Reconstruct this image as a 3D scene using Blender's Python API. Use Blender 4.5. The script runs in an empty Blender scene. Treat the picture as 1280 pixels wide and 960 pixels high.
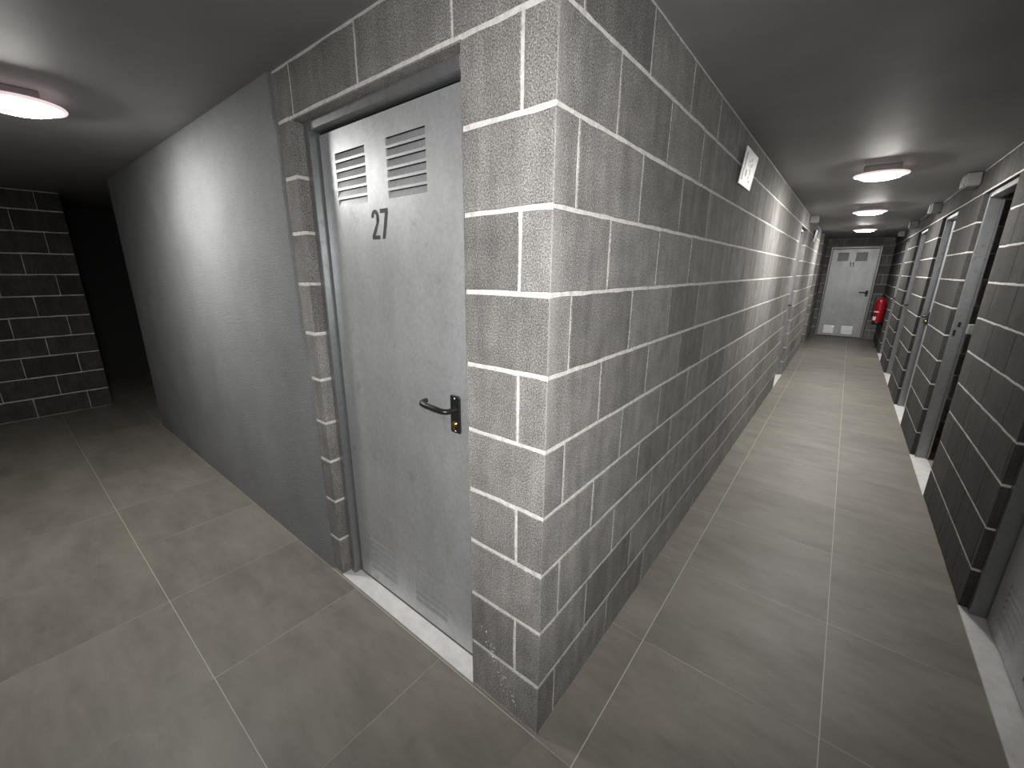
import bpy, bmesh, math, random
from mathutils import Vector, Matrix

SC = bpy.context.scene
COL = SC.collection
RND = random.Random(27)

# ------------------------------------------------------------------ camera
F = 516.7535
yaw, pit, rol = math.radians(38.9882), math.radians(-15.2598), math.radians(0.2273)
fw = Vector((-math.cos(pit) * math.sin(yaw), math.cos(pit) * math.cos(yaw), math.sin(pit)))
rt0 = Vector((math.cos(yaw), math.sin(yaw), 0))
up0 = rt0.cross(fw)
rt = rt0 * math.cos(rol) + up0 * math.sin(rol)
up = -rt0 * math.sin(rol) + up0 * math.cos(rol)
cd = bpy.data.cameras.new('camera')
cam = bpy.data.objects.new('camera', cd)
COL.objects.link(cam)
cam.matrix_world = Matrix((
    (rt.x, up.x, -fw.x, 0.5432), (rt.y, up.y, -fw.y, -0.8455), (rt.z, up.z, -fw.z, 1.4631), (0, 0, 0, 1)))
cd.sensor_width = 36
cd.lens = F / 1280 * 36
cd.shift_x = (640 - 630.1574) / 1280
cd.shift_y = (479.0164 - 480) / 1280
cd.clip_start = 0.02
SC.camera = cam

# ------------------------------------------------------------------ colour management
SC.view_settings.view_transform = 'Standard'
SC.view_settings.look = 'None'
SC.view_settings.gamma = 1
SC.view_settings.use_curve_mapping = False
SC.view_settings.exposure = 0.0

# ------------------------------------------------------------------ materials
class NT:
    def __init__(s, name):
        s.m = bpy.data.materials.new(name); s.m.use_nodes = True
        s.t = s.m.node_tree; s.b = s.t.nodes['Principled BSDF']
    def n(s, kind, **kw):
        nd = s.t.nodes.new(kind)
        for k, v in kw.items():
            if k in nd.inputs: nd.inputs[k].default_value = v
            else: setattr(nd, k, v)
        return nd
    def l(s, a, b): s.t.links.new(a, b)
    def obj(s, scale=(1, 1, 1)):
        tc = s.n('ShaderNodeTexCoord'); mp = s.n('ShaderNodeMapping')
        mp.inputs['Scale'].default_value = scale
        s.l(tc.outputs['Object'], mp.inputs['Vector']); return mp.outputs['Vector']
    def noise(s, vec, scale, detail=2, rough=.5):
        nd = s.n('ShaderNodeTexNoise'); nd.inputs['Scale'].default_value = scale
        nd.inputs['Detail'].default_value = detail; nd.inputs['Roughness'].default_value = rough
        s.l(vec, nd.inputs['Vector']); return nd.outputs['Fac']
    def ramp(s, fac, stops):
        r = s.n('ShaderNodeValToRGB'); e = r.color_ramp.elements
        e[0].position = stops[0][0]; e[0].color = stops[0][1]
        e[1].position = stops[-1][0]; e[1].color = stops[-1][1]
        for p, c in stops[1:-1]:
            x = e.new(p); x.color = c
        s.l(fac, r.inputs['Fac']); return r.outputs['Color']
    def mul(s, a, b, f=1.0):
        m = s.n('ShaderNodeMix'); m.data_type = 'RGBA'; m.blend_type = 'MULTIPLY'
        m.inputs[0].default_value = f; s.l(a, m.inputs[6]); s.l(b, m.inputs[7]); return m.outputs[2]
    def mix(s, fac, a, b):
        m = s.n('ShaderNodeMix'); m.data_type = 'RGBA'
        if hasattr(fac, 'links') or not isinstance(fac, float): s.l(fac, m.inputs[0])
        else: m.inputs[0].default_value = fac
        for v, i in ((a, 6), (b, 7)):
            if isinstance(v, tuple): m.inputs[i].default_value = v
            else: s.l(v, m.inputs[i])
        return m.outputs[2]
    def math(s, op, a, b=None, c=None):
        m = s.n('ShaderNodeMath'); m.operation = op
        for v, i in ((a, 0), (b, 1), (c, 2)):
            if v is None: continue
            if isinstance(v, (int, float)): m.inputs[i].default_value = v
            else: s.l(v, m.inputs[i])
        return m.outputs[0]
    def bump(s, h, strength, dist):
        b = s.n('ShaderNodeBump'); b.inputs['Strength'].default_value = strength
        b.inputs['Distance'].default_value = dist; s.l(h, b.inputs['Height'])
        s.l(b.outputs['Normal'], s.b.inputs['Normal'])
    def set(s, **kw):
        for k, v in kw.items():
            s.b.inputs[k.replace('_', ' ')].default_value = v

def g(v, w=0.0):
    return (v * (1 + w), v, v * (1 - w), 1)

def plain(name, col, rough=.5, metal=0, **kw):
    m = NT(name); m.set(Base_Color=col, Roughness=rough, Metallic=metal, **kw); return m.m

def mat_block():
    m = NT('concrete_block')
    v = m.obj()
    at = m.n('ShaderNodeAttribute'); at.attribute_name = 'tint'
    grain = m.ramp(m.noise(v, 250, 3, .75), [(.34, g(.075, .02)), (.5, g(.25, .03)), (.66, g(.52, .045))])
    cloud = m.ramp(m.noise(v, 9, 4, .6), [(.3, g(.78)), (.7, g(1.15))])
    streak = m.ramp(m.noise(m.obj((9, 9, 1.1)), 2.2, 4, .6), [(.3, g(.82)), (.72, g(1.2, .01))])
    col = m.mul(m.mul(m.mul(grain, cloud), streak), at.outputs['Color'])
    # chalky wear on the passage side of the outer corner, paint drips near its foot
    sp = m.n('ShaderNodeSeparateXYZ'); m.l(m.obj(), sp.inputs[0])
    X, Y, Z = sp.outputs
    nz = m.noise(v, 22, 3, .6)
    yy = m.math('ADD', Y, m.math('MULTIPLY', m.math('SUBTRACT', nz, .5), .035))
    band = m.n('ShaderNodeMapRange'); band.inputs['From Min'].default_value = .055; band.inputs['From Max'].default_value = .0
    m.l(yy, band.inputs['Value'])
    inx = m.math('LESS_THAN', m.math('ABSOLUTE', m.math('ADD', X, .001)), .0035)
    iny = m.math('GREATER_THAN', Y, -.0001)
    zr = m.n('ShaderNodeMapRange'); zr.inputs['From Min'].default_value = .75; zr.inputs['From Max'].default_value = 1.1
    m.l(Z, zr.inputs['Value'])
    f = m.math('MULTIPLY', m.math('MULTIPLY', m.math('MULTIPLY', band.outputs[0], inx), iny), m.math('MULTIPLY', m.math('ADD', zr.outputs[0], .3), .27))
    col = m.mix(f, col, g(.5, .03))
    dx = m.math('SUBTRACT', X, -.16); dz = m.math('SUBTRACT', Z, .165)
    # drips run in a thin slanted trail
    tr = m.math('ABSOLUTE', m.math('ADD', dz, m.math('MULTIPLY', dx, 1.9)))
    near = m.math('LESS_THAN', tr, .05)
    lim = m.math('LESS_THAN', m.math('ABSOLUTE', dz), .13)
    onx = m.math('LESS_THAN', m.math('ABSOLUTE', dx), .09)
    sn = m.math('GREATER_THAN', m.noise(v, 110, 1, .4), .64)
    ony = m.math('LESS_THAN', m.math('ABSOLUTE', Y), .004)
    f2 = m.math('MULTIPLY', m.math('MULTIPLY', m.math('MULTIPLY', near, lim), m.math('MULTIPLY', onx, sn)), ony)
    col = m.mix(f2, col, g(.75))
    m.l(col, m.b.inputs['Base Color']); m.set(Roughness=.92)
    h = m.math('ADD', m.noise(v, 240, 3, .75), m.math('MULTIPLY', m.noise(v, 60, 2, .5), .6))
    m.bump(h, .85, .004)
    return m.m

def mat_mortar():
    m = NT('mortar'); v = m.obj()
    col = m.ramp(m.noise(v, 45, 4, .7), [(.3, g(.50, .03)), (.55, g(.72, .03)), (.75, g(.82, .02))])
    m.l(col, m.b.inputs['Base Color']); m.set(Roughness=.9)
    m.bump(m.noise(v, 160, 3, .7), .7, .003)
    return m.m

def mat_plaster():
    m = NT('grey_plaster'); v = m.obj()
    col = m.mul(m.ramp(m.noise(v, 300, 2, .7), [(.3, g(.165, -.035)), (.7, g(.30, -.035))]),
                m.ramp(m.noise(v, 3, 4, .6), [(.3, g(.88)), (.7, g(1.1))]))
    m.l(col, m.b.inputs['Base Color']); m.set(Roughness=.75)
    m.bump(m.math('ADD', m.noise(v, 200, 2, .6), m.math('MULTIPLY', m.noise(v, 90, 1, .5), .5)), 1, .0045)
    return m.m

def mat_ceiling():
    m = NT('painted_ceiling'); v = m.obj()
    col = m.ramp(m.noise(v, 2.5, 4, .6), [(.3, g(.25, .0)), (.7, g(.30, .0))])
    m.l(col, m.b.inputs['Base Color']); m.set(Roughness=.6)
    m.bump(m.noise(v, 120, 2, .5), .15, .002)
    return m.m

GX, GY, GP = .133, -.009, .5845
def mat_tile():
    m = NT('porcelain_tile'); v = m.obj()
    sp = m.n('ShaderNodeSeparateXYZ'); m.l(v, sp.inputs[0])
    def ax(o, off):
        q = m.math('DIVIDE', m.math('SUBTRACT', o, off), GP)
        fr = m.math('FRACT', q)
        d = m.math('MULTIPLY', m.math('MINIMUM', fr, m.math('SUBTRACT', 1, fr)), GP)
        return d, m.math('FLOOR', q)
    dx, fx = ax(sp.outputs[0], GX); dy, fy = ax(sp.outputs[1], GY)
    # the strips of the cross passage nearest the back wall use tiles twice as long
    q2 = m.math('FRACT', m.math('DIVIDE', m.math('SUBTRACT', sp.outputs[0], GX - 3 * GP), 2 * GP))
    dx2 = m.math('MULTIPLY', m.math('MINIMUM', q2, m.math('SUBTRACT', 1, q2)), 2 * GP)
    long = m.math('MULTIPLY', m.math('LESS_THAN', sp.outputs[1], GY - GP), m.math('LESS_THAN', sp.outputs[0], -.3))
    dx = m.math('ADD', m.math('MULTIPLY', dx2, long), m.math('MULTIPLY', dx, m.math('SUBTRACT', 1, long)))
    fade = m.n('ShaderNodeMapRange'); m.l(m.noise(v, 4, 2, .5), fade.inputs['Value'])
    fade.inputs['From Min'].default_value = .38; fade.inputs['From Max'].default_value = .62
    fade.inputs['To Min'].default_value = .12; fade.inputs['To Max'].default_value = .75
    east = m.math('GREATER_THAN', sp.outputs[0], 0)
    lx, ly = m.math('LESS_THAN', dx, .0016), m.math('LESS_THAN', dy, .0014)
    kx = m.math('MAXIMUM', east, fade.outputs[0])
    ky = m.math('MAXIMUM', m.math('SUBTRACT', 1, east), fade.outputs[0])
    gr = m.math('MAXIMUM', m.math('MULTIPLY', lx, kx), m.math('MULTIPLY', ly, ky))
    cb = m.n('ShaderNodeCombineXYZ'); m.l(fx, cb.inputs[0]); m.l(fy, cb.inputs[1])
    wn = m.n('ShaderNodeTexWhiteNoise'); wn.noise_dimensions = '3D'; m.l(cb.outputs[0], wn.inputs['Vector'])
    tint = m.ramp(wn.outputs['Value'], [(0, g(.93)), (1, g(1.06))])
    off = m.n('ShaderNodeVectorMath'); off.operation = 'MULTIPLY_ADD'
    m.l(wn.outputs['Color'], off.inputs[0]); off.inputs[1].default_value = (20, 20, 20); m.l(v, off.inputs[2])
    mp = m.n('ShaderNodeMapping'); mp.inputs['Scale'].default_value = (1, 2.6, 1); m.l(off.outputs[0], mp.inputs['Vector'])
    cl = m.ramp(m.noise(mp.outputs[0], 2.3, 8, .68), [(.28, (.155, .142, .122, 1)), (.5, (.215, .198, .172, 1)), (.72, (.27, .252, .22, 1))])
    sm = m.ramp(m.noise(v, 9, 3, .5), [(.62, g(1)), (.8, g(.8))])
    col = m.mix(gr, m.mul(m.mul(cl, tint), sm), (.52, .5, .45, 1))
    # a few small dark scuffs
    vo = m.n('ShaderNodeTexVoronoi'); vo.inputs['Scale'].default_value = 3.3; m.l(v, vo.inputs['Vector'])
    scuff = m.math('LESS_THAN', m.math('ADD', vo.outputs['Distance'], m.math('MULTIPLY', m.noise(v, 60, 2, .5), .05)), .05)
    col = m.mix(m.math('MULTIPLY', scuff, .35), col, g(.03))
    m.l(col, m.b.inputs['Base Color'])
    ro = m.n('ShaderNodeMapRange'); m.l(m.noise(v, 6, 4, .6), ro.inputs['Value'])
    ro.inputs['To Min'].default_value = .42; ro.inputs['To Max'].default_value = .58
    m.l(ro.outputs[0], m.b.inputs['Roughness'])
    m.bump(m.math('MULTIPLY', gr, -1), .5, .001)
    return m.m

def mat_steel(name='galvanised_steel', base=.56, rough=.36):
    m = NT(name); v = m.obj()
    vo = m.n('ShaderNodeTexVoronoi'); vo.inputs['Scale'].default_value = 90; m.l(v, vo.inputs['Vector'])
    sp = m.ramp(vo.outputs['Color'], [(0, g(base * .93, -.028)), (1, g(base * 1.07, -.028))])
    cl = m.ramp(m.noise(m.obj((1, 1, .45)), 5, 5, .65), [(.3, g(.84, .0)), (.7, g(1.1))])
    sm = m.ramp(m.noise(v, 13, 4, .6), [(.6, g(1)), (.78, g(.72, .02))])
    m.l(m.mul(m.mul(sp, cl), sm), m.b.inputs['Base Color'])
    ro = m.n('ShaderNodeMapRange'); m.l(m.noise(v, 8, 4, .6), ro.inputs['Value'])
    ro.inputs['To Min'].default_value = rough; ro.inputs['To Max'].default_value = rough + .14
    m.l(ro.outputs[0], m.b.inputs['Roughness'])
    m.set(Metallic=.6)
    m.bump(m.noise(v, 5, 2, .5), .12, .01)
    return m.m

def mat_marble():
    m = NT('white_marble'); v = m.obj()
    col = m.ramp(m.noise(v, 14, 5, .7), [(.3, g(.66, .01)), (.6, g(.80, .01))])
    m.l(col, m.b.inputs['Base Color']); m.set(Roughness=.4); return m.m

M = dict(
    block=mat_block(), mortar=mat_mortar(), plaster=mat_plaster(), ceil=mat_ceiling(), tile=mat_tile(),
    steel=mat_steel(), frame=mat_steel('frame_steel', .30, .3), marble=mat_marble(),
    black=plain('black_plastic', g(.012), .35), brass=plain('brass', (.55, .38, .12, 1), .3, 1),
    screw=plain('screw_steel', g(.5), .3, 1), number=plain('black_paint', g(.02), .5),
    white=plain('white_lamp_plastic', (.72, .66, .66, 1), .4), gbox=plain('grey_plastic', g(.24), .5),
    darkgap=plain('slot_shade', g(.02), .8),  # dark colour standing in for shade inside louvre slots and under lips
    red=plain('red_enamel', (.27, .006, .012, 1), .3), label=plain('paper_label', g(.75), .6),
    sign=plain('sign_plastic', g(.82), .45), signgrey=plain('sign_print', g(.22), .5),
    cardboard=plain('brown_cardboard', (.14, .075, .05, 1), .85), inner=plain('beige_screed', (.33, .27, .2, 1), .8),
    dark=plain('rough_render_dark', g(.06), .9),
)
def mat_lamp(name='lamp_glass', e=205):
    m = NT(name); m.set(Base_Color=g(.9), Roughness=.3)
    m.b.inputs['Emission Color'].default_value = (1.0, .975, .93, 1)
    m.b.inputs['Emission Strength'].default_value = e
    return m.m
M['rimglow'] = plain('rim_plastic', (.8, .7, .7, 1), .4)
M['rimglow'].node_tree.nodes['Principled BSDF'].inputs['Emission Color'].default_value = (1, .78, .8, 1)
M['rimglow'].node_tree.nodes['Principled BSDF'].inputs['Emission Strength'].default_value = .75
M['lamp'] = mat_lamp(); M['lamp_bright'] = mat_lamp('lamp_glass_bright', 300)

# ------------------------------------------------------------------ helpers
def empty(name, loc=(0, 0, 0), rz=0, **p):
    o = bpy.data.objects.new(name, None); o.empty_display_size = .1
    COL.objects.link(o); o.location = loc; o.rotation_euler = (0, 0, rz)
    for k, v in p.items(): o[k] = v
    return o

def make(name, bm, mats, parent=None, smooth=False, **p):
    me = bpy.data.meshes.new(name)
    bmesh.ops.recalc_face_normals(bm, faces=bm.faces) if p.pop('recalc', False) else None
    bm.to_mesh(me); bm.free()
    for m in (mats if isinstance(mats, (list, tuple)) else [mats]): me.materials.append(M[m])
    if smooth:
        for f in me.polygons: f.use_smooth = True
    o = bpy.data.objects.new(name, me); COL.objects.link(o)
    if parent: o.parent = parent
    for k, v in p.items(): o[k] = v
    return o

def box(bm, a, b, mi=0, bevel=0, seg=2):
    x0, y0, z0 = a; x1, y1, z1 = b
    vs = [bm.verts.new(v) for v in ((x0, y0, z0), (x1, y0, z0), (x1, y1, z0), (x0, y1, z0), (x0, y0, z1), (x1, y0, z1), (x1, y1, z1), (x0, y1, z1))]
    fs = [bm.faces.new([vs[i] for i in q]) for q in ((0, 3, 2, 1), (4, 5, 6, 7), (0, 1, 5, 4), (1, 2, 6, 5), (2, 3, 7, 6), (3, 0, 4, 7))]
    for f in fs: f.material_index = mi
    if bevel:
        es = list({e for f in fs for e in f.edges})
        r = bmesh.ops.bevel(bm, geom=es, offset=bevel, segments=seg, affect='EDGES', profile=.5)
        for f in r['faces']: f.material_index = mi
    return fs

def lathe(bm, prof, axis_o=(0, 0, 0), seg=32, mi=0, ax='z', caps=True):
    o = Vector(axis_o); rings = []
    for r, h in prof:
        ring = []
        for i in range(seg):
            a = 2 * math.pi * i / seg; c, s = r * math.cos(a), r * math.sin(a)
            p = Vector((c, s, h)) if ax == 'z' else Vector((c, h, s)) if ax == 'y' else Vector((h, c, s))
            ring.append(bm.verts.new(o + p))
        rings.append(ring)
    for A, B in zip(rings, rings[1:]):
        for i in range(seg):
            f = bm.faces.new((A[i], A[(i + 1) % seg], B[(i + 1) % seg], B[i])); f.material_index = mi; f.smooth = True
    if caps:
        for R in (rings[0], rings[-1]):
            try: f = bm.faces.new(R); f.material_index = mi
            except Exception: pass

def tube(bm, pts, r, seg=10, mi=0):
    pts = [Vector(p) for p in pts]; rings = []
    rr = r if isinstance(r, (list, tuple)) else [r] * len(pts)
    prev = None
    for i, p in enumerate(pts):
        d = (pts[min(i + 1, len(pts) - 1)] - pts[max(i - 1, 0)]).normalized()
        if prev is None:
            n = d.orthogonal().normalized()
        else:
            n = (prev - d * prev.dot(d)).normalized()
        prev = n; b = d.cross(n)
        rings.append([bm.verts.new(p + (n * math.cos(2 * math.pi * k / seg) + b * math.sin(2 * math.pi * k / seg)) * rr[i]) for k in range(seg)])
    for A, B in zip(rings, rings[1:]):
        for i in range(seg):
            f = bm.faces.new((A[i], A[(i + 1) % seg], B[(i + 1) % seg], B[i])); f.material_index = mi; f.smooth = True
    for R in (rings[0], rings[-1]):
        f = bm.faces.new(R); f.material_index = mi

ZC = 2.178
ROWS = [0, .198, .405, .611, .799, .999, 1.201, 1.406, 1.604, 1.807, 2.004, ZC]
DEPTH = .0022

def block(bm, lay, O, U, N, u0, u1, z0, z1, gl, gr, gb, gt, tint, jit=.0017, d=DEPTH):
    """one concrete block: a front polygon on the wall face and a slanted rim going back to the mortar"""
    bw = .0022
    U = Vector(U); N = Vector(N); O = Vector(O)
    def edge(a, b, n, fixed):
        return [(a + (b - a) * i / n) for i in range(n)]
    L = max(u1 - u0, .01); n = max(2, int(L / .055)); k = 3
    fl, fr, fb, ft = [x + (bw if x else 0) for x in (gl, gr, gb, gt)]
    def ring(l, r, b, t, seed):
        rr = random.Random(seed); pts = []
        a0, a1, c0, c1 = u0 + l, u1 - r, z0 + b, z1 - t
        for i in range(n): pts.append((a0 + (a1 - a0) * i / n, c0, 'b'))
        for i in range(k): pts.append((a1, c0 + (c1 - c0) * i / k, 'r'))
        for i in range(n): pts.append((a1 + (a0 - a1) * i / n, c1, 't'))
        for i in range(k): pts.append((a0, c1 + (c0 - c1) * i / k, 'l'))
        out = []
        for i, (u, z, s) in enumerate(pts):
            ju, jz = rr.uniform(-jit, jit), rr.uniform(-jit, jit)
            if (i == 0 or s == 'l') and not gl: ju = 0
            if (s == 'r' or i == n) and not gr: ju = 0
            if (i == n + k) and not gr: ju = 0
            if (s == 'b' or i == n) and not gb: jz = 0
            if (s == 't' or i == 2 * n + k) and not gt: jz = 0
            out.append((u + ju, z + jz))
        return out
    seed = RND.random()
    A = [bm.verts.new(O + U * u + Vector((0, 0, z))) for u, z in ring(fl, fr, fb, ft, seed)]
    B = [bm.verts.new(O + U * u + Vector((0, 0, z)) - N * d) for u, z in ring(gl, gr, gb, gt, seed)]
    fs = [bm.faces.new(A)]
    m = len(A)
    side = ['b'] * n + ['r'] * k + ['t'] * n + ['l'] * k
    gap = dict(b=gb, r=gr, t=gt, l=gl)
    for i in range(m):
        if gap[side[i]]: fs.append(bm.faces.new((A[i], B[i], B[(i + 1) % m], A[(i + 1) % m])))
    if fs[0].normal.dot(N) < 0: pass
    for f in fs:
        f.material_index = 0
        for lp in f.loops: lp[lay] = (tint, tint, tint, 1)

def courses(bm, lay, O, U, N, u0, u1, offs, L, openings=(), free=(False, False), gu=.0035, gz=.0055, rows=ROWS, top=None):
    for r in range(len(rows) - 1):
        z0, z1 = rows[r], rows[r + 1]
        segs = [(u0, u1, free[0], free[1])]
        if z1 < 2.05:
            segs = []; c = u0; lf = free[0]
            for a, b in openings:
                segs.append((c, a, lf, True)); c = b; lf = True
            segs.append((c, u1, lf, free[1]))
        off = offs[r % 2]
        for a, b, lf, rf in segs:
            js = []
            if off is not None:
                kk = math.ceil((a + .03 - off) / L); j = off + kk * L
                while j < b - .03:
                    js.append(j); j += L
            if top and r == len(rows) - 2: js = list(top)
            js = [a] + js + [b]
            for i in range(len(js) - 1):
                gl = 0 if (i == 0 and lf) else gu + RND.uniform(-.0006, .0006)
                gr = 0 if (i == len(js) - 2 and rf) else gu + RND.uniform(-.0006, .0006)
                block(bm, lay, O, U, N, js[i], js[i + 1], z0, z1, gl, gr, gz * (.6 if r == 0 else 1), gz * (1.3 if r == len(rows) - 2 else 1),
                      RND.uniform(.84, 1.16))

def slab(bm, O, U, N, u0, u1, z0, z1, d0, d1, mi=1):
    O, U, N = Vector(O), Vector(U), Vector(N)
    ps = [O + U * u - N * d for u, d in ((u0, d0), (u1, d0), (u1, d1), (u0, d1))]
    lo = [bm.verts.new(p + Vector((0, 0, z0))) for p in ps]; hi = [bm.verts.new(p + Vector((0, 0, z1))) for p in ps]
    for q in (lo, hi): bm.faces.new(q).material_index = mi
    for i in range(4): bm.faces.new((lo[i], lo[(i + 1) % 4], hi[(i + 1) % 4], hi[i])).material_index = mi

def block_wall(name, O, U, N, u0, u1, offs, L, label, openings=(), free=(False, False), th=.1, gu=.0035, gz=.0055, start_reveal=False, end_reveal=False, extra=None, slab0=0, top=None, shade_tone=1):
    bm = bmesh.new(); lay = bm.loops.layers.color.new('tint')
    O, U, N = Vector(O), Vector(U), Vector(N)
    courses(bm, lay, O, U, N, u0, u1, offs, L, openings, free, gu, gz, top=top)
    c = u0 + (slab0 or (DEPTH if free[0] else 0))
    for a, b in openings:
        slab(bm, O, U, N, c, a - DEPTH, 0, 2.0, DEPTH, th); c = b + DEPTH
        for uu, sgn in ((a, 1), (b, -1)):      # block ends in the reveal
            courses(bm, lay, O + U * uu, -N, U * sgn, 0, th, (None, None), 1, (), (True, True), gu, gz, ROWS[:11])
    slab(bm, O, U, N, c, u1 - (DEPTH if free[1] else 0), 0, 2.0, DEPTH, th)
    slab(bm, O, U, N, u0 + (slab0 or (DEPTH if free[0] else 0)), u1 - (DEPTH if free[1] else 0), 2.0, ZC + .02, DEPTH, th)
    for a, b in openings:                      # underside of the lintel blocks
        slab(bm, O, U, N, a, b, 1.996, 2.0, DEPTH + .002, th, 0)
    if start_reveal: courses(bm, lay, O + U * u0, -N, -U, 0, th, (None, None), 1, (), (True, True), gu, gz)
    if end_reveal: courses(bm, lay, O + U * u1, -N, U, 0, th, (None, None), 1, (), (True, True), gu, gz)
    if extra: extra(bm, lay)
    for f in bm.faces:
        for lp in f.loops:
            if lp[lay][0] == 0 or f.material_index == 1 or lp[lay][3] == 0: lp[lay] = (1, 1, 1, 1)
            if shade_tone != 1 and f.material_index == 0: lp[lay] = [x * shade_tone for x in lp[lay][:3]] + [1]
    bmesh.ops.recalc_face_normals(bm, faces=bm.faces)
    return make(name, bm, ['block', 'mortar'], kind='structure', label=label, category='wall')

# ------------------------------------------------------------------ room shell
YE = 11.54; XR = 1.1757; YB = -1.25; XL = -5.633; XA = -4.389
D27 = (-1.1645, -.2821)
RD = [(.775, 1.66), (2.89, 3.73), (4.62, 5.462), (6.52, 7.44), (8.52, 9.42)]
LD = (5.41, 6.28)
FLOOR_X0, FLOOR_X1, FLOOR_Y0, FLOOR_Y1 = -7.2, 3.0, -1.6, 12.0

bm = bmesh.new(); box(bm, (FLOOR_X0, FLOOR_Y0, -.05), (FLOOR_X1, FLOOR_Y1, 0))
make('floor', bm, 'tile', kind='structure', label='taupe porcelain tile floor with pale grout lines along both passages', category='floor')
bm = bmesh.new(); box(bm, (FLOOR_X0, FLOOR_Y0, ZC), (FLOOR_X1, FLOOR_Y1, ZC + .1))
make('ceiling', bm, 'ceil', kind='structure', label='low flat grey painted ceiling over the passages', category='ceiling')

LB = .3918
TOPJ = (.31, .72, 1.14)
# face with door 27: u runs from the outer corner towards -x
def rev(a): return (-a[1], -a[0])
block_wall('wall_front', (0, 0, 0), (-1, 0, 0), (0, -1, 0), 0, 1.33, (None, .095), .3,
           'grey concrete block wall around the steel door numbered 27', [rev(D27)], (True, False), gu=.0045, gz=.0065, top=TOPJ)
# long face of the corridor
block_wall('wall_left', (0, 0, 0), (0, 1, 0), (1, 0, 0), 0, 9.02, (.0992, .298), LB,
           'long grey concrete block wall running down the corridor from the outer corner', [LD], (True, True), gu=.0032, end_reveal=True, slab0=.1)
block_wall('wall_side', (.015, 9.8, 0), (-1, 0, 0), (0, -1, 0), 0, 1.2, (.2, .39), LB,
           'block wall face beyond the side opening near the end of the corridor', (), (True, False), gu=.0026)
block_wall('wall_side_return', (.015, 9.8, 0), (0, 1, 0), (1, 0, 0), 0, YE - 9.8, (.2, .39), LB,
           'short shaded block wall between side opening and door 11', (), (True, False), gu=.0026, slab0=.1)
block_wall('wall_side_end', (-1.1, 8.8, 0), (0, 1, 0), (1, 0, 0), 0, 1.2, (.2, .39), LB,
           'block wall closing the side opening off the corridor', (), gu=.0026)
block_wall('wall_end', (-.1, YE, 0), (1, 0, 0), (0, -1, 0), 0, 1.6, (.02, .22), LB,
           'block wall at the far end of the corridor around door 11', [(.1 + .095, .1 + .995)], gu=.003)
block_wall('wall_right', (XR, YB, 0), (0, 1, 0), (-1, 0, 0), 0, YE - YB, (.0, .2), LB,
           'grey block wall tinted dark for shade with a row of five steel doors', [(a - YB, b - YB) for a, b in RD], gu=.0011, shade_tone=.55)  # block colour lowered to stand in for dimmer light along this wall
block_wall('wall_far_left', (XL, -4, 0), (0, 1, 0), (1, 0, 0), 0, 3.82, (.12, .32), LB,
           'concrete block wall tinted dim for shade beyond the passage with the round lamp', (), (False, True), gu=.0026, end_reveal=True, shade_tone=.6)  # block tint darkened in place of the weak light down here
block_wall('wall_back', (XR, YB, 0), (-1, 0, 0), (0, 1, 0), 0, 6.81, (.1, .3), LB,
           'block wall along the passage opposite door 27', (), gu=.0026)

# plaster coat over the blocks with a ragged edge beside the door
def plaster():
    bm = bmesh.new(); t = .009
    rr = random.Random(5)
    n = 44; pts = []
    for i in range(n + 1):
        z = ZC * i / n
        x = -1.245 - .022 * (z / ZC) - .004 * math.sin(z * 5) + rr.uniform(-.004, .004)
        if z > 2.0: x = -1.245 - .03
        pts.append((x, z))
    prev = None
    for x, z in pts:
        row = [bm.verts.new((XA, .16, z)), bm.verts.new((XA, -t, z)), bm.verts.new((-3, -t, z)), bm.verts.new((-2, -t, z)), bm.verts.new((x - .012, -t, z)), bm.verts.new((x + .004, .001, z))]
        if prev:
            for a in range(5):
                bm.faces.new((prev[a], prev[a + 1], row[a + 1], row[a])).smooth = a == 4
        prev = row
    make('wall_front_plaster', bm, 'plaster', kind='structure', label='smooth grey plastered wall left of door 27', category='wall', recalc=True)
plaster()
bm = bmesh.new(); box(bm, (XA + .003, .004, 0), (-1.3, .16, ZC))
make('wall_front_core', bm, 'dark', kind='structure', label='wall body behind the grey plaster', category='wall')
# unlit passage beyond the plaster end
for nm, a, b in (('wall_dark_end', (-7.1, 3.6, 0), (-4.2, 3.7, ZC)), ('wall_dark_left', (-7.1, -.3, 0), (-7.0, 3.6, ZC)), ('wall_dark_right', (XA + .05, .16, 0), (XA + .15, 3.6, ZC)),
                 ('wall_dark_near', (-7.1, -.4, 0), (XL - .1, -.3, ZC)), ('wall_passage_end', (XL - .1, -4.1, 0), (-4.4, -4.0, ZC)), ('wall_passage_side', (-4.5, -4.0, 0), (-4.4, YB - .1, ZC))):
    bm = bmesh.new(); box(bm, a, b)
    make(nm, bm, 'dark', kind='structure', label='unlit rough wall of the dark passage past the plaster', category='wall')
# storeroom behind the open doorway
bm = bmesh.new(); box(bm, (XR + .1, 2.5, 0), (2.7, 4.25, .004))
make('floor_storeroom', bm, 'inner', kind='structure', label='beige floor inside the open storeroom', category='floor')
block_wall('wall_storeroom_far', (XR + .1, 4.25, 0), (1, 0, 0), (0, -1, 0), 0, 1.5, (.1, .3), LB, 'dark block wall seen inside the open storeroom', (), gu=.0026)
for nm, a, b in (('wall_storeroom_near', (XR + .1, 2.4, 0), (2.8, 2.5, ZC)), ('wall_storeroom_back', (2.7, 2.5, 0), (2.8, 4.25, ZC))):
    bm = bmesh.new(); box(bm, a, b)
    make(nm, bm, 'dark', kind='structure', label='inner wall of the open storeroom', category='wall')

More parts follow.
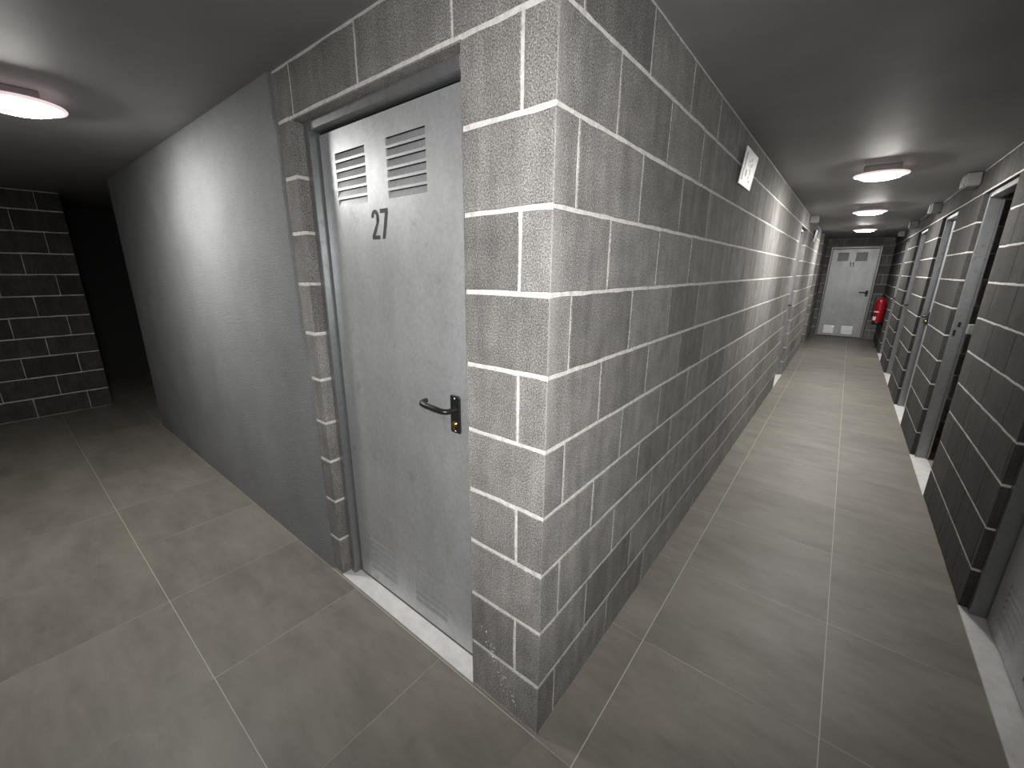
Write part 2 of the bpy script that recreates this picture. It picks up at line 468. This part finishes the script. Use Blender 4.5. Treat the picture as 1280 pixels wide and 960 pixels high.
# ------------------------------------------------------------------ doors
# local frame: u along +x seen from the passage, wall face at y=0, room side +y
def louvre_leaf(W, H, zones):
    """sheet steel leaf with pressed louvres; zones: (u0,u1,z0,z1,n)"""
    bm = bmesh.new(); dp = .008
    us = sorted({0, W} | {z[0] for z in zones} | {z[1] for z in zones})
    zs = {0, H}
    for u0, u1, z0, z1, n in zones: zs |= {z0, z1}
    zs = sorted(zs)
    def q(a, b, c, d, mi=0):
        f = bm.faces.new([bm.verts.new(p) for p in (a, b, c, d)]); f.material_index = mi
    def inzone(u, z): return [w for w in zones if w[0] < u < w[1] and w[2] < z < w[3]]
    for i in range(len(us) - 1):
        for j in range(len(zs) - 1):
            um, zm = (us[i] + us[i + 1]) / 2, (zs[j] + zs[j + 1]) / 2
            if not inzone(um, zm):
                q((us[i], 0, zs[j]), (us[i + 1], 0, zs[j]), (us[i + 1], 0, zs[j + 1]), (us[i], 0, zs[j + 1]))
    for u0, u1, z0, z1, n in zones:
        p = (z1 - z0) / n; s = p * .74
        for k in range(n):
            zb = z0 + k * p; zt = zb + s
            q((u0, 0, zb), (u1, 0, zb), (u1, dp * .82, zt - .002), (u0, dp * .82, zt - .002))     # sloping slat
            q((u0, dp * .82, zt - .002), (u1, dp * .82, zt - .002), (u1, dp, zt), (u0, dp, zt), 1)  # slot, its shade coloured in dark
            q((u0, dp, zt), (u1, dp, zt), (u1, 0, zt), (u0, 0, zt), 1)                             # lip underside, coloured dark as shade
            q((u0, 0, zt), (u1, 0, zt), (u1, 0, zb + p), (u0, 0, zb + p))
            for u in (u0, u1):
                f = bm.faces.new([bm.verts.new(v) for v in ((u, 0, zb), (u, dp, zt), (u, 0, zt))])
    # rim and back
    T = .04
    q((0, 0, 0), (0, T, 0), (0, T, H), (0, 0, H)); q((W, 0, 0), (W, T, 0), (W, T, H), (W, 0, H))
    q((0, 0, 0), (W, 0, 0), (W, T, 0), (0, T, 0)); q((0, 0, H), (W, 0, H), (W, T, H), (0, T, H))
    q((0, T, 0), (W, T, 0), (W, T, H), (0, T, H))
    bmesh.ops.remove_doubles(bm, verts=bm.verts, dist=.0002)
    bmesh.ops.recalc_face_normals(bm, faces=bm.faces)
    return bm

def frame_bm(W, H, d0=.042, d1=.092, w=.042, gap=.008):
    """pressed steel door frame: casing plus rebate"""
    bm = bmesh.new()
    bw = .0025
    for a, b in (((gap, d0, 0), (w, d1, H)), ((W - w, d0, 0), (W - gap, d1, H)), ((w, d0, H - w + gap), (W - w, d1, H))):
        box(bm, a, b, 0, bw, 1)
    # stop lip: shallow second step toward the opening
    for a, b in (((w, d0 + .034 + .042, 0), (w + .014, d1, H - w)), ((W - w - .014, d0 + .034 + .042, 0), (W - w, d1, H - w))):
        box(bm, a, b, 0)
    return bm

def text_mesh(s, h, sx=.62):
    cu = bpy.data.curves.new('t', 'FONT'); cu.body = s; cu.size = 1; cu.offset = .012; cu.extrude = .004; cu.align_x = 'CENTER'; cu.space_character = 1.02
    cu.resolution_u = 4
    o = bpy.data.objects.new('t', cu); COL.objects.link(o)
    bpy.context.view_layer.update()
    me = bpy.data.meshes.new_from_object(o.evaluated_get(bpy.context.evaluated_depsgraph_get()))
    bpy.data.objects.remove(o)
    zs = [v.co.y for v in me.vertices]; k = h / (max(zs) - min(zs)); z0 = min(zs)
    xs = [v.co.x for v in me.vertices]; xc = (min(xs) + max(xs)) / 2
    bm = bmesh.new(); bm.from_mesh(me); bpy.data.meshes.remove(me)
    for v in bm.verts:
        v.co = Vector(((v.co.x - xc) * k * sx, -abs(v.co.z) * .1 if v.co.z > 0 else 0, (v.co.y - z0) * k))
    return bm

def stencil_digit(bm, ch, x, h, w):
    """condensed bold figures laid flat on the leaf"""
    t = w * .30; y0, y1 = -.0008, 0
    def poly(pts):
        a = [bm.verts.new((x + u * w, y0, z * h)) for u, z in pts]
        b = [bm.verts.new((x + u * w, y1, z * h)) for u, z in pts]
        bm.faces.new(a); n = len(a)
        for i in range(n): bm.faces.new((a[i], a[(i + 1) % n], b[(i + 1) % n], b[i]))
    if ch == '1':
        poly([(.34, 0), (.66, 0), (.66, 1), (.34, 1)]); poly([(.08, .74), (.34, .82), (.34, 1), (.08, .86)])
    if ch == '7':
        poly([(.14, 0), (.46, 0), (1, .86), (1, 1), (0, 1), (0, .86), (.66, .86)])
    if ch == '2':
        poly([(0, 0), (1, 0), (1, .13), (.38, .13)]); poly([(0, 0), (.38, .13), (1, .62), (.70, .58), (0, .14)])
        out = []; inn = []
        for i in range(13):
            a = math.radians(-20 + 200 * i / 12)
            out.append((.5 + .5 * math.cos(a), .74 + .26 * math.sin(a))); inn.append((.5 + .19 * math.cos(a), .74 + .135 * math.sin(a)))
        for i in range(12): poly([out[i], out[i + 1], inn[i + 1], inn[i]])
        poly([(1, .70), (.68, .72), (.68, .56), (1, .60)])

def number_bm(s, h):
    bm = bmesh.new(); w = h * .44; gap = w * .22; tot = len(s) * w + (len(s) - 1) * gap
    if s == '11': gap = w * .1; tot = 2 * w + gap
    for i, c in enumerate(s): stencil_digit(bm, c, -tot / 2 + i * (w + gap), h, w)
    return bm

def handle_parts(parent, u, z, side, y=-.0):
    """lever handle on a long plate; side +1: lever points to +u, -1: to -u"""
    bm = bmesh.new(); box(bm, (u - .023, y - .009, z - .066), (u + .023, y, z + .066), 0, .006, 3)
    pl = make('handle_plate', bm, 'black', parent)
    bm = bmesh.new()
    pts = [(u, y, z + .017), (u, y - .02, z + .017), (u + side * .002, y - .036, z + .017), (u + side * .008, y - .046, z + .018), (u + side * .02, y - .052, z + .019),
           (u + side * .05, y - .053, z + .021), (u + side * .1, y - .052, z + .024), (u + side * .118, y - .049, z + .025), (u + side * .127, y - .042, z + .026), (u + side * .13, y - .028, z + .027), (u + side * .13, y - .018, z + .027)]
    tube(bm, pts, [.012, .0095, .0095, .0095, .0095, .0105, .0105, .01, .0095, .009, .008], 14)
    make('lever', bm, 'black', pl, label='black bent lever')
    bm = bmesh.new()
    lathe(bm, [(.0085, y - .009), (.0085, y - .016), (.007, y - .017)], (u, 0, z - .033), 18, ax='y')
    box(bm, (u - .0042, y - .0155, z - .052), (u + .0042, y - .009, z - .036), 0)
    make('lock_cylinder', bm, 'brass', pl, label='brass key cylinder')
    for dz in (.056, -.058):
        bm = bmesh.new(); lathe(bm, [(.0035, y - .009), (.0035, y - .0102)], (u, 0, z + dz), 10, ax='y'); make('screw', bm, 'screw', pl)
    return pl

def door_unit(name, W, loc, rz, label, handle_u=None, side=-1, number=None, num_at=(.385, 1.57), louv=True, open_leaf=False, H=2.0, d0=.042, sill=True, leaf_d=.076):
    root = empty(name, loc, rz, kind='structure', label=label, category='door')
    fr = make('door_frame', frame_bm(W, H - .003, d0), 'frame', root)
    lw = W - .112; lh = H - .062
    k = lw / .77
    z = [( .085 * k + .01, .285 * k, 1.68, 1.87, 6), (.405 * k, .60 * k, 1.68, 1.87, 6), (.085 * k + .01, .285 * k, .06, .25, 6), (.42 * k, .615 * k, .06, .25, 6)]
    leaf = make('door_leaf', louvre_leaf(lw, lh, z), ['steel', 'darkgap'], root)
    leaf.location = (.056, leaf_d, .014)
    if open_leaf:
        leaf.location = (W - .056, .12, .014); leaf.rotation_euler = (0, 0, math.radians(90))
    if handle_u is not None:
        handle_parts(leaf, handle_u - .056, .982, side)
    if number:
        nb = make('door_number', number_bm(number, .098), 'number', leaf, label='black figures ' + number)
        nb.location = (num_at[0] - .056, -.0006, num_at[1] - .014)
    return root, leaf

def sill(name, W, loc, rz, depth=.1):
    bm = bmesh.new(); box(bm, (0, -.002, -.01), (W, depth, .006), 0, .001, 1)
    o = make(name, bm, 'marble', kind='structure', label='white marble threshold in front of a storeroom door', category='threshold')
    o.location = loc; o.rotation_euler = (0, 0, rz); return o

W27 = D27[1] - D27[0]
door_unit('door_1', W27, (D27[0], 0, 0), 0, 'galvanised steel door with vents, black handle and the number 27', handle_u=.757, side=-1, number='27', num_at=(.402, 1.568))
sill('trim_1', W27, (D27[0], 0, 0), 0, .075)
labs = ['nearest steel door in the dark right hand block wall', 'open doorway with bright steel jamb into the storeroom', 'steel door with lit vents past the open doorway',
        'steel door two past the open doorway', 'last steel door before the red extinguisher']
for i, (a, b) in enumerate(RD):
    w = b - a   # seen from the corridor (looking +x) local u runs towards -y, so u=0 is the far jamb
    r, leaf = door_unit('door_%d' % (i + 2), w, (XR, b, 0), -math.pi / 2, labs[i], handle_u=.125, side=1, open_leaf=(i == 1), d0=.026)
    sill('trim_%d' % (i + 2), w, (XR, b, 0), -math.pi / 2, .1)
    if i == 1:
        bm = bmesh.new(); box(bm, (.0, .1, 1.02), (.075, .14, 1.095), 0, .006, 2)
        make('strike_box', bm, 'gbox', r, label='pale grey box behind the jamb')
        for a, b in (((.0415, .05, 1.068), (.0432, .066, 1.105)), ((.0415, .036, 1.0), (.0432, .05, 1.045))):
            bm = bmesh.new(); box(bm, a, b); make('latch_slot', bm, 'black', r, label='dark latch slot')
# door in the long wall: looking -x, local u runs towards +y
door_unit('door_7', LD[1] - LD[0], (0, LD[0], 0), math.pi / 2, 'steel door set into the long block wall beside the ceiling box', handle_u=LD[1] - LD[0] - .125, side=-1)
sill('trim_7', LD[1] - LD[0], (0, LD[0], 0), math.pi / 2, .1)
door_unit('door_8', .9, (.095, YE, 0), 0, 'steel door numbered 11 closing the far end of the corridor', handle_u=.79, side=-1, number='11', num_at=(.43, 1.57), d0=-.012, leaf_d=.012)

# ------------------------------------------------------------------ ceiling lamps
def lamp(loc, label, bright=False, p=.1):
    r = empty('ceiling_lamp', loc, 0, label=label, category='lamp', group='round ceiling lamps')
    bm = bmesh.new(); box(bm, (-p, -p, -.046), (p, p, 0), 0, .004, 2)
    make('mounting_plate', bm, 'gbox', r)
    bm = bmesh.new(); lathe(bm, [(.08, -.044), (.142, -.0445), (.152, -.047), (.155, -.052), (.152, -.057), (.14, -.0585), (.112, -.0585)], seg=56)
    make('rim', bm, 'rimglow', r, label='pinkish white flat ring')
    bm = bmesh.new()
    prof = [(.118, -.058), (.1165, -.063), (.11, -.070), (.09, -.077), (.055, -.081), (.015, -.083)]
    lathe(bm, prof, seg=40)
    make('diffuser', bm, bright and 'lamp_bright' or 'lamp', r, label='glowing white dome')
    bm = bmesh.new(); lathe(bm, [(.006, -.082), (.006, -.088)], seg=10)
    make('centre_pin', bm, 'gbox', r)
    return r
lamp((.59, 3.33, ZC), 'round ceiling lamp nearest in the corridor, lighting the long block wall')
lamp((.59, 5.75, ZC), 'round ceiling lamp in the middle of the corridor row of three')
lamp((.60, 8.5, ZC), 'round ceiling lamp farthest down the corridor before door 11')
lamp((-2.29, -.6, ZC), 'large bright round lamp over the passage by the plastered wall', p=.07)
# unseen light added to brighten the outer corner, with an invented fixture
def fill_spot(loc, aim):
    loc = Vector(loc); d = (Vector(aim) - loc).normalized()
    r = empty('fill_spot', loc, 0, label='unseen black fill light added to brighten the outer corner', category='fill_spot')
    q = d.to_track_quat('-Z', 'Y')
    bm = bmesh.new(); lathe(bm, [(.02, .075), (.045, .06), (.05, .0), (.056, -.03), (.052, -.031), (.044, .0), (.03, .02)], seg=28, caps=False)
    h = make('fill_head', bm, 'black', r); h.rotation_mode = 'QUATERNION'; h.rotation_quaternion = q
    bm = bmesh.new(); lathe(bm, [(.0, .012), (.04, .014)], seg=28, caps=False); make('fill_reflector', bm, 'lamp', h)
    bm = bmesh.new(); tube(bm, [(0, 0, 0) , (0, -.05, .02), (0, YB - loc.y, .02)], .009); make('bracket', bm, 'black', r)
    ld = bpy.data.lights.new('fill_beam', 'SPOT'); ld.energy = 175; ld.spot_size = math.radians(94); ld.spot_blend = 1; ld.shadow_soft_size = .04
    ld.color = (1, .99, .965)
    lo = bpy.data.objects.new('fill_beam', ld); COL.objects.link(lo); lo.location = loc + d * .03; lo.rotation_euler = q.to_euler()
fill_spot((.8, -1.13, 1.62), (-.05, .22, 1.2))

# ------------------------------------------------------------------ junction boxes under the ceiling
def jbox(loc, rz, label):
    r = empty('junction_box', loc, rz, label=label, category='junction box', group='grey boxes under the ceiling')
    bm = bmesh.new(); box(bm, (-.1, -.082, -.098), (.1, 0, -.002), 0, .01, 3); make('housing', bm, 'gbox', r)
    bm = bmesh.new(); box(bm, (-.092, -.090, -.092), (.092, -.080, -.008), 0, .003, 2); make('lid', bm, 'gbox', r)
    bm = bmesh.new()
    bm.free()
    for u, z in ((-.08, -.018), (.08, -.018), (-.08, -.082), (.08, -.082)):
        bm = bmesh.new(); lathe(bm, [(.005, -.09), (.005, -.0925)], (u, 0, z), 10, ax='y'); make('screw', bm, 'black', r)
    return r
for y, s in ((4.03, 'grey junction box under the ceiling just past the open doorway'), (5.84, 'grey junction box second past the open doorway'),
             (7.88, 'grey junction box third along the row above the doors'), (9.86, 'grey junction box above the red extinguisher')):
    jbox((XR, y, ZC), -math.pi / 2, s)
jbox((0, 6.32, ZC), math.pi / 2, 'grey junction box under the ceiling above the door in the long wall')
jbox((1.06, YE, ZC), 0, 'grey junction box in the corner above door 11')

# ------------------------------------------------------------------ signs on the long wall
def sign(y0, label, detail=True):
    r = empty('wall_sign', (.004, y0, 1.908), math.pi / 2, label=label, category='sign', group='white emergency signs')
    W, H = .31, .172
    tilt = math.atan2(.022, H)
    bm = bmesh.new(); box(bm, (0, -.005, 0), (W, 0, H), 0, .0015, 2)
    p = make('sign_panel', bm, 'sign', r); p.rotation_euler = (tilt, 0, 0)
    bm = bmesh.new(); yy0, yy1 = -.0058, -.0049
    def rect(u0, z0, u1, z1): box(bm, (u0, yy0, z0), (u1, yy1, z1))
    def quad(pts):
        a = [bm.verts.new((u, yy0, z)) for u, z in pts]; bm.faces.new(a)
    # grey band down one side, small figure and broken marks beside it
    rect(.022, .022, .048, .148)
    make('grey_band', bm, 'signgrey', p)
    bm = bmesh.new()
    quad([(.085, .05), (.115, .045), (.122, .07), (.1, .085), (.08, .072)])
    for u, z, w, h in ((.165, .13, .016, .014), (.185, .105, .018, .016), (.16, .082, .012, .03), (.178, .066, .014, .022), (.17, .045, .01, .014), (.205, .028, .014, .014), (.12, .118, .02, .008), (.13, .098, .012, .01)):
        rect(u, z, u + w, z + h)
    pr = make('pictogram', bm, 'signgrey', p)
    bm = bmesh.new(); box(bm, (.1, -.001, .05), (.21, .01, .14)); make('fixing_pad', bm, 'gbox', p)
    return r
sign(1.745, 'white emergency sign tilted on the long block wall under the ceiling')
sign(7.27, 'white emergency sign seen edge on past the door in the long wall')

# ------------------------------------------------------------------ fire extinguisher
ext = empty('fire_extinguisher', (1.085, 9.86, .5), 0, label='red fire extinguisher hanging on the wall beside door 11', category='fire extinguisher')
bm = bmesh.new()
lathe(bm, [(.07, .02), (.078, .03), (.08, .05), (.08, .40), (.075, .435), (.058, .462), (.035, .478), (.022, .485), (.022, .5)], seg=36)
make('cylinder_body', bm, 'red', ext)
bm = bmesh.new(); lathe(bm, [(.07, -.012), (.083, -.008), (.083, .035), (.079, .037)], seg=36); make('foot_ring', bm, 'black', ext)
bm = bmesh.new(); lathe(bm, [(.018, .5), (.02, .505), (.02, .54), (.012, .545)], seg=20)
box(bm, (-.012, -.085, .548), (.012, .03, .556), 0, .002, 1); box(bm, (-.012, -.08, .57), (.012, .03, .577), 0, .002, 1); box(bm, (-.01, .01, .53), (.01, .03, .574), 0, .002, 1)
make('valve', bm, 'black', ext)
bm = bmesh.new(); tube(bm, [(-.02, 0, .525), (-.07, -.02, .53), (-.095, -.03, .49), (-.1, -.03, .4), (-.098, -.03, .25), (-.095, -.03, .14)], [.009, .009, .009, .009, .009, .014], 10); make('hose', bm, 'black', ext)
for a0, a1, z0, z1 in ((200, 245, .07, .14), (195, 262, .22, .24)):
    bm = bmesh.new(); n = 8; ring = []
    for i in range(n + 1):
        a = math.radians(a0 + (a1 - a0) * i / n); ring.append([bm.verts.new((.0808 * math.cos(a), .0808 * math.sin(a), z)) for z in (z0, z1)])
    for A, B in zip(ring, ring[1:]): bm.faces.new((A[0], B[0], B[1], A[1]))
    make('paper_label', bm, 'label', ext)
bm = bmesh.new(); box(bm, (.06, -.02, .36), (.0925, .02, .5), 0, .002, 1); make('wall_bracket', bm, 'black', ext)

# brown cardboard box seen low inside the storeroom
cb = empty('cardboard_box', (1.45, 4.05, .004), math.radians(4), label='low brown cardboard box on the storeroom floor', category='box')
bm = bmesh.new(); box(bm, (-.17, -.12, 0), (.35, .12, .13), 0, .003, 1); make('carton', bm, 'cardboard', cb)
for y0, y1 in ((-.118, -.004), (.004, .118)):
    bm = bmesh.new(); box(bm, (-.168, y0, .1302), (.348, y1, .133)); make('flap', bm, 'cardboard', cb)

# ------------------------------------------------------------------ world
w = bpy.data.worlds.new('world'); SC.world = w; w.use_nodes = True
w.node_tree.nodes['Background'].inputs[0].default_value = (0, 0, 0, 1)
w.node_tree.nodes['Background'].inputs[1].default_value = 0
